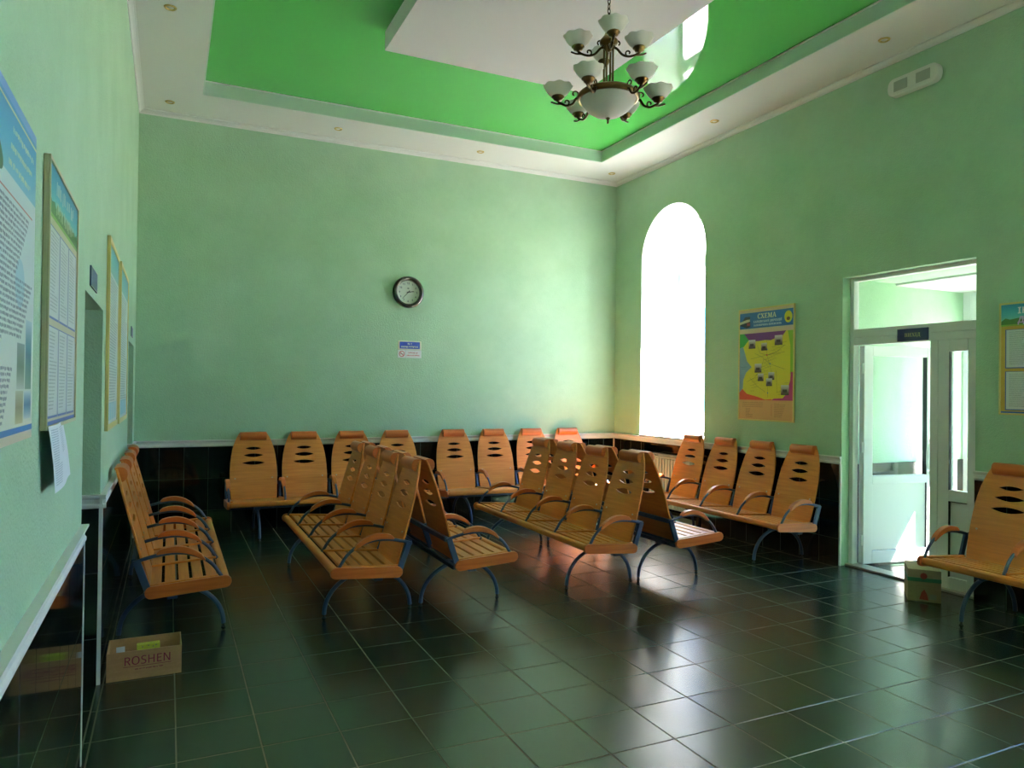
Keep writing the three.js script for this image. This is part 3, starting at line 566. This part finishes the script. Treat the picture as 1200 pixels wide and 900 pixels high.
// boards with sheets under a landscape heading
function sheetBoard(flip) {
  return print(720, 790, (g, w, h) => {
    g.fillStyle = flip ? '#cfa945' : '#cfc6a6'; g.fillRect(0, 0, w, h);
    vgrad(g, 0, 0, w, h * 0.2, '#1f7fa6', '#4fb0bd', '#a9cfae'); g.fillStyle = '#3d6b2e'; g.beginPath(); g.moveTo(0, h * 0.2); g.lineTo(0, h * 0.13); for (let k = 0; k <= 24; k++) g.lineTo(w * k / 24, h * (0.155 - 0.03 * Math.abs(Math.sin(k * 1.3)))); g.lineTo(w, h * 0.2); g.closePath(); g.fill(); g.fillStyle = '#7fae3e'; g.fillRect(0, h * 0.185, w, h * 0.015);
    if (flip) { g.fillStyle = '#e9dfe6'; g.font = 'bold 66px sans-serif'; g.textAlign = 'left'; g.fillText('ІНФОРМАЦІЯ', w * 0.155, h * 0.09); g.fillStyle = '#c9a9d9'; g.fillText('ДЛЯ ПАСАЖИРІВ', w * 0.155, h * 0.175); } else { words(g, w * 0.22, h * 0.03, w * 0.62, 46, 'rgba(216,206,190,0.9)', 4, 0.02); words(g, w * 0.22, h * 0.11, w * 0.62, 42, 'rgba(206,196,170,0.85)', 6, 0.02); }
    for (let c = 0; c < 3; c++) for (let r = 0; r < 2; r++) {
      const x = w * (0.05 + c * 0.315), y = h * (0.235 + r * 0.385), ww = w * 0.285, hh = h * 0.345;
      g.fillStyle = '#3d62b0'; g.fillRect(x - 7, y - 3, ww + 14, hh + 10); g.fillStyle = '#d6dcda'; g.fillRect(x, y, ww, hh);
      for (let k = 0; k < 22; k++) words(g, x + ww * 0.1, y + hh * (0.05 + k * 0.041), ww * 0.8, 4, '#7d8788', k + c * 31 + r * 57 + (flip ? 9 : 0), 0.5);
    }
    g.fillStyle = '#2f62b4'; g.fillRect(0, h * 0.985, w, h * 0.015);
  });
}
board('notice_board', 'tall board of six white sheets under a landscape heading on the poster wall', 'notice board', [XL, 1.916, -2.81], toLeft, 0.72, 0.798, 0.014, M.cream, sheetBoard(false), 0.012);
board('notice_board', 'gold notice board with white sheets beside the glazed door', 'notice board', [XR, 1.935, -3.075], toRight, 0.8, 0.862, 0.02, M.goldFrame, sheetBoard(true), 0.014);
{
  const P = [], U = [], I = [], nu = 8, nv = 10;
  for (let j = 0; j <= nv; j++) for (let i = 0; i <= nu; i++) { const u = i / nu, v = j / nv, curl = 0.006 * Math.sin(v * 3) + 0.012 * v * v + 0.006 * Math.sin(u * 5); P.push(XL + 0.024 + curl, 1.53 - 0.2 * v + 0.012 * u * v, -2.45 - 0.36 * u - 0.05 * v - 0.06 * u * v); U.push(u, 1 - v); }
  for (let j = 0; j < nv; j++) for (let i = 0; i < nu; i++) { const a = j * (nu + 1) + i; I.push(a, a + nu + 1, a + 1, a + 1, a + nu + 1, a + nu + 2); }
  const g = new THREE.BufferGeometry(); g.setAttribute('position', new THREE.Float32BufferAttribute(P, 3)); g.setAttribute('uv', new THREE.Float32BufferAttribute(U, 2)); g.setIndex(I); g.computeVertexNormals();
  const m = print(300, 200, (c, w, h) => { c.fillStyle = '#e3e8f0'; c.fillRect(0, 0, w, h); for (let k = 0; k < 24; k++) { words(c, w * 0.06, h * (0.06 + k * 0.036), w * 0.34, 3, '#8d97a8', k + 2, 0.5); if (k < 12) words(c, w * 0.5, h * (0.06 + k * 0.036), w * 0.4, 3, '#8d97a8', k + 50, 0.4); } }, 0.8);
  m.side = THREE.DoubleSide;
  tag(part(numbered('paper_sheet'), g, m, scene), 'loose white paper sheet hanging from the lower edge of the tall board', 'paper');
}
// two tall gold frames over the bench at the poster wall
for (const [z, w, y, h, label, s] of [[-5.225, 0.87, 1.952, 1.136, 'tall gold framed board nearer the wide doorway', 3], [-6.39, 1.03, 1.958, 1.163, 'tall gold framed board nearer the narrow corner doorway', 8]]) board('framed_board', label, 'framed board', [XL, y, z], toLeft, w, h, 0.014, M.goldFrame, print(400, 560, (g, W, H) => {
  g.fillStyle = '#cfdcd8'; g.fillRect(0, 0, W, H); vgrad(g, 0, 0, W, H * 0.15, '#4f9fae', '#8dc0b6'); for (let k = 0; k < 44; k++) words(g, W * 0.07, H * (0.17 + k * 0.0165), W * 0.86, 5, '#6d8088', k + s, 0.3); g.fillStyle = '#7cc0d0'; for (let k = 0; k < 5; k++) g.fillRect(W * (0.08 + k * 0.17), H * 0.88, W * 0.12, H * 0.1);
}), 0.035);
// door plates
for (const [z, y, label] of [[-3.97, 2.152, 'small navy plate above the wide doorway'], [-7.95, 2.17, 'small navy plate above the narrow corner doorway']]) {
  const p = thing('door_plate', label, 'sign', [XL, y, z], toLeft); part('plate', rbox(-0.155, 0.155, -0.047, 0.047, 0.001, 0.008, 0.002), M.slate, p); part('rim', join([rbox(-0.155, 0.155, 0.043, 0.047, 0.008, 0.0095, 0.0005), rbox(-0.155, 0.155, -0.047, -0.043, 0.008, 0.0095, 0.0005)]), M.steel, p);
}
{
  const e = thing('exit_sign', 'navy sign with gold ВИХІД on the bar above the glazed door', 'sign', [5.955, 2.183, -4.285], toRight);
  part('plate', rbox(-0.148, 0.148, -0.055, 0.055, 0.001, 0.012, 0.002), M.navy, e);
  face('print', 0.288, 0.102, print(288, 102, (g, w, h) => { g.fillStyle = '#16234f'; g.fillRect(0, 0, w, h); g.fillStyle = '#c9bd84'; g.font = 'bold 46px serif'; g.textAlign = 'center'; g.textBaseline = 'middle'; g.fillText('ВИХІД', w / 2, h / 2 + 2); }), e, 0.0128);
  part('screws', join([[-1, -1], [1, -1], [-1, 1], [1, 1]].map(([a, b]) => new THREE.CylinderGeometry(0.004, 0.004, 0.003, 8).rotateX(Math.PI / 2).translate(a * 0.138, b * 0.046, 0.0135))), M.black, e);
}
// wall plates under the clock
{
  const a = thing('hall_plate', 'blue plate in a cream rim under the clock, above the no smoking sign', 'sign', [2.758, 2.202, ZB], 0);
  part('rim', rbox(-0.152, 0.152, -0.056, 0.056, 0.001, 0.01, 0.009), std({ color: 0xe6dfc6, roughness: 0.4 }), a);
  face('print', 0.265, 0.088, print(320, 106, (g, w, h) => { g.fillStyle = '#1d3fa0'; g.fillRect(0, 0, w, h); g.fillStyle = '#e2e4cf'; g.font = 'bold 40px sans-serif'; g.textAlign = 'center'; g.fillText('№ 1', w / 2, h * 0.42); words(g, w * 0.08, h * 0.56, w * 0.84, 26, '#dcd9a8', 3, 0.02); }), a, 0.0115);
  const b = thing('smoking_sign', 'white no smoking sign with red ring under the blue plate', 'sign', [2.758, 2.092, ZB], 0);
  part('plate', rbox(-0.155, 0.155, -0.05, 0.05, 0.001, 0.008, 0.002), M.paperWhite, b);
  face('print', 0.305, 0.096, print(340, 106, (g, w, h) => { g.fillStyle = '#dfe2e2'; g.fillRect(0, 0, w, h); g.strokeStyle = '#c0504e'; g.lineWidth = 10; g.beginPath(); g.arc(56, 53, 36, 0, 7); g.stroke(); g.beginPath(); g.moveTo(32, 28); g.lineTo(80, 78); g.stroke(); g.fillStyle = '#55585a'; g.fillRect(30, 52, 50, 7); g.fillStyle = '#a9b0b2'; g.fillRect(108, 0, 4, h); words(g, 150, 26, 140, 18, '#c36460', 5, 0.1); words(g, 128, 60, 190, 20, '#c36460', 8, 0.05); }), b, 0.0088);
}
// clock
{
  const c = thing('wall_clock', 'round wall clock with dark brown rim and pale dial', 'clock', [2.728, 2.875, ZB], 0);
  part('rim', lathe([[0.145, 0.004], [0.15, 0.036], [0.157, 0.05], [0.172, 0.056], [0.19, 0.05], [0.201, 0.034], [0.204, 0.012], [0.2, 0.001]], 48).rotateX(Math.PI / 2), M.clockRim, c);
  part('dial', new THREE.CircleGeometry(0.149, 40).translate(0, 0, 0.012), print(400, 400, (g, w) => {
    g.fillStyle = '#d3dacd'; g.fillRect(0, 0, w, w); g.fillStyle = '#4c5a66'; g.font = 'bold 44px sans-serif'; g.textAlign = 'center'; g.textBaseline = 'middle';
    for (let k = 1; k <= 12; k++) { const a = k * Math.PI / 6; g.fillText(String(k), w / 2 + 152 * Math.sin(a), w / 2 - 152 * Math.cos(a)); }
    g.fillStyle = '#6d7a78'; g.fillRect(w / 2 - 16, w * 0.31, 32, 20);
  }, 0.5), c);
  const hand = (len, wid, deg, z) => new THREE.ShapeGeometry(polygon([[-wid, -len * 0.25], [wid, -len * 0.25], [wid * 0.5, len], [-wid * 0.5, len]])).rotateZ(-deg * Math.PI / 180).translate(0, 0, z);
  part('hour_hand', hand(0.075, 0.007, 79, 0.016), M.black, c);
  part('minute_hand', hand(0.115, 0.005, 222, 0.019), M.black, c);
  part('second_hand', hand(0.11, 0.0015, 84, 0.0215), M.black, c);
  part('hub', new THREE.CylinderGeometry(0.008, 0.008, 0.012, 14).rotateX(Math.PI / 2).translate(0, 0, 0.019), M.black, c);
}
// wall loudspeaker
{
  const s = thing('wall_speaker', 'white twin grille loudspeaker high above the glazed door', 'speaker', [XR, 4.375, -4.19], toRight);
  s.rotation.x = 0;
  const sh = new THREE.Shape(); const w = 0.225, h = 0.068, r = 0.055;
  sh.moveTo(-w + r, -h); sh.lineTo(w - r, -h); sh.quadraticCurveTo(w, -h, w, 0); sh.quadraticCurveTo(w, h, w - r, h); sh.lineTo(-w + r, h); sh.quadraticCurveTo(-w, h, -w, 0); sh.quadraticCurveTo(-w, -h, -w + r, -h);
  part('housing', new THREE.ExtrudeGeometry(sh, { depth: 0.05, bevelEnabled: true, bevelSize: 0.012, bevelThickness: 0.012, bevelSegments: 3, curveSegments: 10 }).translate(0, 0, 0.014), M.plastic, s);
  for (const k of [-1, 1]) {
    const gr = part('grille', rbox(-0.066, 0.066, -0.045, 0.045, 0.07, 0.08, 0.0049, 2).translate(k * 0.105, 0, 0), M.grille, s);
    for (let i = 0; i < 6; i++) part('grille_bar', rbox(k * 0.105 - 0.058, k * 0.105 + 0.058, -0.037 + i * 0.0135, -0.031 + i * 0.0135, 0.079, 0.0825, 0.001, 1), M.grille, gr);
  }
}
// recessed downlights in the soffit
{
  const proto = new THREE.Group();
  part('ring', lathe([[0.026, 0.012], [0.028, -0.002], [0.034, -0.009], [0.044, -0.008], [0.049, 0], [0.03, 0.002]], 28), M.gold, proto);
  part('lens', new THREE.SphereGeometry(0.026, 18, 10, 0, Math.PI * 2, Math.PI / 2, Math.PI / 2).scale(1, 0.35, 1).translate(0, 0.001, 0), M.opal, proto);
  const spots = [[-0.03, -6.39, 'gold ringed spot in the soffit above the poster wall'], [-0.03, -8.52, 'gold ringed spot in the soffit corner by the poster wall'], [1.746, -8.5, 'gold ringed spot in the soffit above the clock wall, nearer the poster wall'], [3.538, -8.49, 'gold ringed spot in the soffit above the clock wall, nearer the window'], [5.52, -8.5, 'gold ringed spot in the soffit corner above the arched window'], [5.455, -6.33, 'gold ringed spot in the soffit above the route map'], [5.47, -4.22, 'gold ringed spot in the soffit above the loudspeaker']];
  spots.forEach(([x, z, label], i) => { const o = i ? proto.clone() : proto; o.name = numbered('downlight'); o.position.set(x, HC, z); scene.add(o); tag(o, label, 'ceiling light', 'recessed soffit spots'); });
}

// ---------------------------------------------------------------- chandelier
{
  const c = thing('chandelier', 'brass chandelier with ten white glass shades and a central bowl', 'chandelier', [2.755, 0, -4.3], 0);
  const Y = { bowl: 3.575, ring: 3.70, lower: 3.70, hub: 4.09, upper: 4.06 };
  part('ceiling_rose', lathe([[0, HRAFT], [0.07, HRAFT], [0.066, HRAFT - 0.018], [0.04, HRAFT - 0.035], [0.012, HRAFT - 0.05], [0, HRAFT - 0.05]], 24), M.brass, c);
  for (let k = 0; k < 11; k++) { const l = part('chain_link', new THREE.TorusGeometry(0.012, 0.0035, 6, 14).scale(1, 1.7, 1), M.brassDark, c); l.position.y = HRAFT - 0.062 - k * 0.034; l.rotation.y = k % 2 ? Math.PI / 2 : 0.2; }
  const crown = part('crown', lathe([[0, 4.245], [0.012, 4.24], [0.02, 4.22], [0.016, 4.2], [0.03, 4.185], [0.022, 4.165], [0.035, 4.14], [0.065, 4.105], [0.062, 4.085], [0.03, 4.07], [0.04, 4.055], [0.02, 4.035], [0, 4.03]], 24), M.brass, c);
  for (let k = 0; k < 4; k++) { const a = k * Math.PI / 2 + 0.6; part('rod', new THREE.CylinderGeometry(0.0075, 0.0075, 0.36, 10).translate(Math.sin(a) * 0.034, 3.885, Math.cos(a) * 0.034), M.brass, c); }
  part('bowl_ring', lathe([[0.165, 3.735], [0.2, 3.738], [0.214, 3.725], [0.222, 3.705], [0.212, 3.69], [0.196, 3.69], [0.19, 3.71], [0.165, 3.72]], 44), M.brass, c);
  part('hub_plate', lathe([[0, 3.728], [0.04, 3.74], [0.17, 3.732], [0.17, 3.722], [0, 3.716]], 30), M.brassDark, c);
  part('bowl', lathe([[0.004, 3.565], [0.05, 3.572], [0.1, 3.59], [0.145, 3.62], [0.18, 3.66], [0.197, 3.7], [0.193, 3.7], [0.176, 3.664], [0.142, 3.626], [0.098, 3.596], [0.05, 3.578], [0.004, 3.571]], 44), M.opal, c);
  part('finial', lathe([[0, 3.52], [0.006, 3.524], [0.009, 3.534], [0.004, 3.542], [0.011, 3.552], [0.016, 3.562], [0.006, 3.57], [0, 3.57]], 16), M.brass, c);
  // scalloped glass shade on a small brass cup
  const shade = (() => {
    const prof = [[0.034, 0], [0.05, 0.01], [0.066, 0.028], [0.08, 0.052], [0.091, 0.078], [0.102, 0.1]], g = lathe([...prof, [0.099, 0.102], ...[...prof].reverse().map(([r, y]) => [r - 0.004, y + 0.002])], 48), p = g.attributes.position;
    for (let i = 0; i < p.count; i++) { const x = p.getX(i), y = p.getY(i), z = p.getZ(i), a = Math.atan2(x, z), t = Math.max(0, (y - 0.045) / 0.055), f = 1 + 0.03 * t * t * Math.cos(a * 8); p.setXYZ(i, x * f, y + 0.004 * t * t * Math.cos(a * 8), z * f); }
    g.scale(1, 0.74, 1); g.computeVertexNormals(); return g;
  })();
  const cup = lathe([[0, -0.03], [0.01, -0.03], [0.012, -0.022], [0.03, -0.018], [0.034, -0.006], [0.046, 0.002], [0.044, 0.01], [0.03, 0.008], [0, 0.006]], 20);
  const curl = (cr, cy, R, a0, s) => { const pts = []; for (let k = 0; k <= 18; k++) { const t = k / 18, a = a0 + s * t * 5.4, r = R * (1 - 0.72 * t); pts.push(V(0, cy + r * Math.sin(a), cr + r * Math.cos(a))); } return tube(pts, 0.0058, 28, 6); };
  function arm(r0, y0, r1, y1) {
    const dip = Math.min(y0, y1) - 0.055, m = (r0 + r1) / 2;
    return join([tube([V(0, y0 - 0.002, r0 - 0.012), V(0, y0 - 0.004, r0 + 0.012), V(0, dip + 0.012, m - 0.03), V(0, dip, m + 0.01), V(0, dip + 0.01, r1 - 0.03), V(0, y1 - 0.028, r1)], 0.0088, 30, 8), curl(r0 + 0.024, y0 + 0.026, 0.032, -1.95, -1), curl(m + 0.012, dip + 0.024, 0.024, -Math.PI / 2, -1), tube([V(0, dip + 0.01, r1 - 0.03), V(0, dip + 0.012, r1 + 0.015), V(0, dip + 0.024, r1 + 0.05)], 0.0062, 12, 6)]);
  }
  const view = Math.atan2(-2.73, 4.3);                                     // direction from the chandelier to the camera, about y
  for (const [n, r0, y0, r1, y1, off] of [[4, 0.04, 4.06, 0.215, 4.055, 8], [6, 0.21, 3.70, 0.352, 3.70, -22]]) {
    const g = arm(r0, y0, r1, y1);
    for (let k = 0; k < n; k++) {
      const a = part('arm', g, M.brassDark, c); a.rotation.y = view + (off + k * 360 / n) * Math.PI / 180;
      part('cup', cup.clone().translate(0, y1, r1), M.brass, a);
      part('shade', shade.clone().translate(0, y1 + 0.006, r1), M.opal, a);
    }
  }
}

// ---------------------------------------------------------------- cardboard boxes
{
  const b = thing('cardboard_box', 'open brown cardboard box with purple lettering beside the doorway', 'box', [-0.102, 0, -4.725], 0.01);
  const w = 0.19, d = 0.125, h = 0.158, t = 0.005;
  part('front_side', box(-w, w, 0, h, d - t, d), M.card, b);
  part('back_side', box(-w, w, 0, h, -d, -d + t), M.card, b);
  part('end_side', box(-w, -w + t, 0, h, -d + t, d - t), M.card, b);
  part('end_side', box(w - t, w, 0, h, -d + t, d - t), M.card, b);
  part('bottom', box(-w + t, w - t, 0, t, -d + t, d - t), M.card, b);
  part('lettering', new THREE.PlaneGeometry(0.29, 0.12).translate(0.015, 0.083, d + 0.0006), (() => { const m = print(580, 240, (g, W, H) => { g.fillStyle = '#8e2b48'; g.font = '128px sans-serif'; g.textAlign = 'center'; g.fillText('ROSHEN', W / 2, 124); g.fillRect(W * 0.08, 140, W * 0.84, 5); words(g, W * 0.28, 168, W * 0.5, 14, '#8e2b48', 4, 0.05); }, 0.85); m.transparent = true; m.alphaTest = 0.3; return m; })(), b).userData.label = 'purple ROSHEN print';
  const p1 = thing('paper_card', 'white card standing in the open cardboard box', 'paper', [-0.225, 0.006, -4.69], 0.12);
  part('card', box(-0.022, 0.022, 0, 0.15, -0.001, 0.001).rotateX(-0.15), M.paperWhite, p1);
  const p2 = thing('carton', 'yellow carton lying in the open cardboard box', 'carton', [-0.085, 0.006, -4.72], 0.05);
  part('body', rbox(-0.06, 0.06, 0, 0.148, -0.03, 0.01, 0.003), M.paperYellow, p2);
  part('spots', join([[-0.03, 0.134], [0.0, 0.139], [0.025, 0.131], [0.04, 0.137]].map(([x, y]) => new THREE.CircleGeometry(0.004, 10).translate(x, y, 0.0106))), M.printGrey, p2);
  const q = thing('cardboard_box', 'closed pale box with a green band at the end of the bench', 'box', [5.585, 0, -3.925], Math.atan2(0.76, 0.65));
  // own +z looks to the room, across the face seen; own x runs along that face
  const a = Math.atan2(0.18, 0.155);                                       // direction of the seen face in plan
  q.rotation.y = -a;
  part('body', rbox(-0.117, 0.117, 0, 0.255, -0.16, 0.16, 0.004), M.paleCard, q);
  part('band', rbox(-0.1185, 0.1185, 0.158, 0.19, -0.1615, 0.1615, 0.003), M.tapeGreen, q);
  part('emblem', join([new THREE.CircleGeometry(0.025, 16).translate(-0.005, 0.205, 0.1622), new THREE.ShapeGeometry(polygon([[-0.035, 0.02], [0.03, 0.015], [0.02, 0.06], [0.0, 0.1], [-0.02, 0.075]])).translate(0, 0, 0.1612)]), M.printRed, q);
  part('stamp', new THREE.PlaneGeometry(0.05, 0.04).translate(0.06, 0.045, 0.1612), M.printGrey, q);
}

scene.traverse((o) => { if (o.isMesh && !o.isSky) { o.castShadow = true; o.receiveShadow = true; } });
renderer.render(scene, camera);
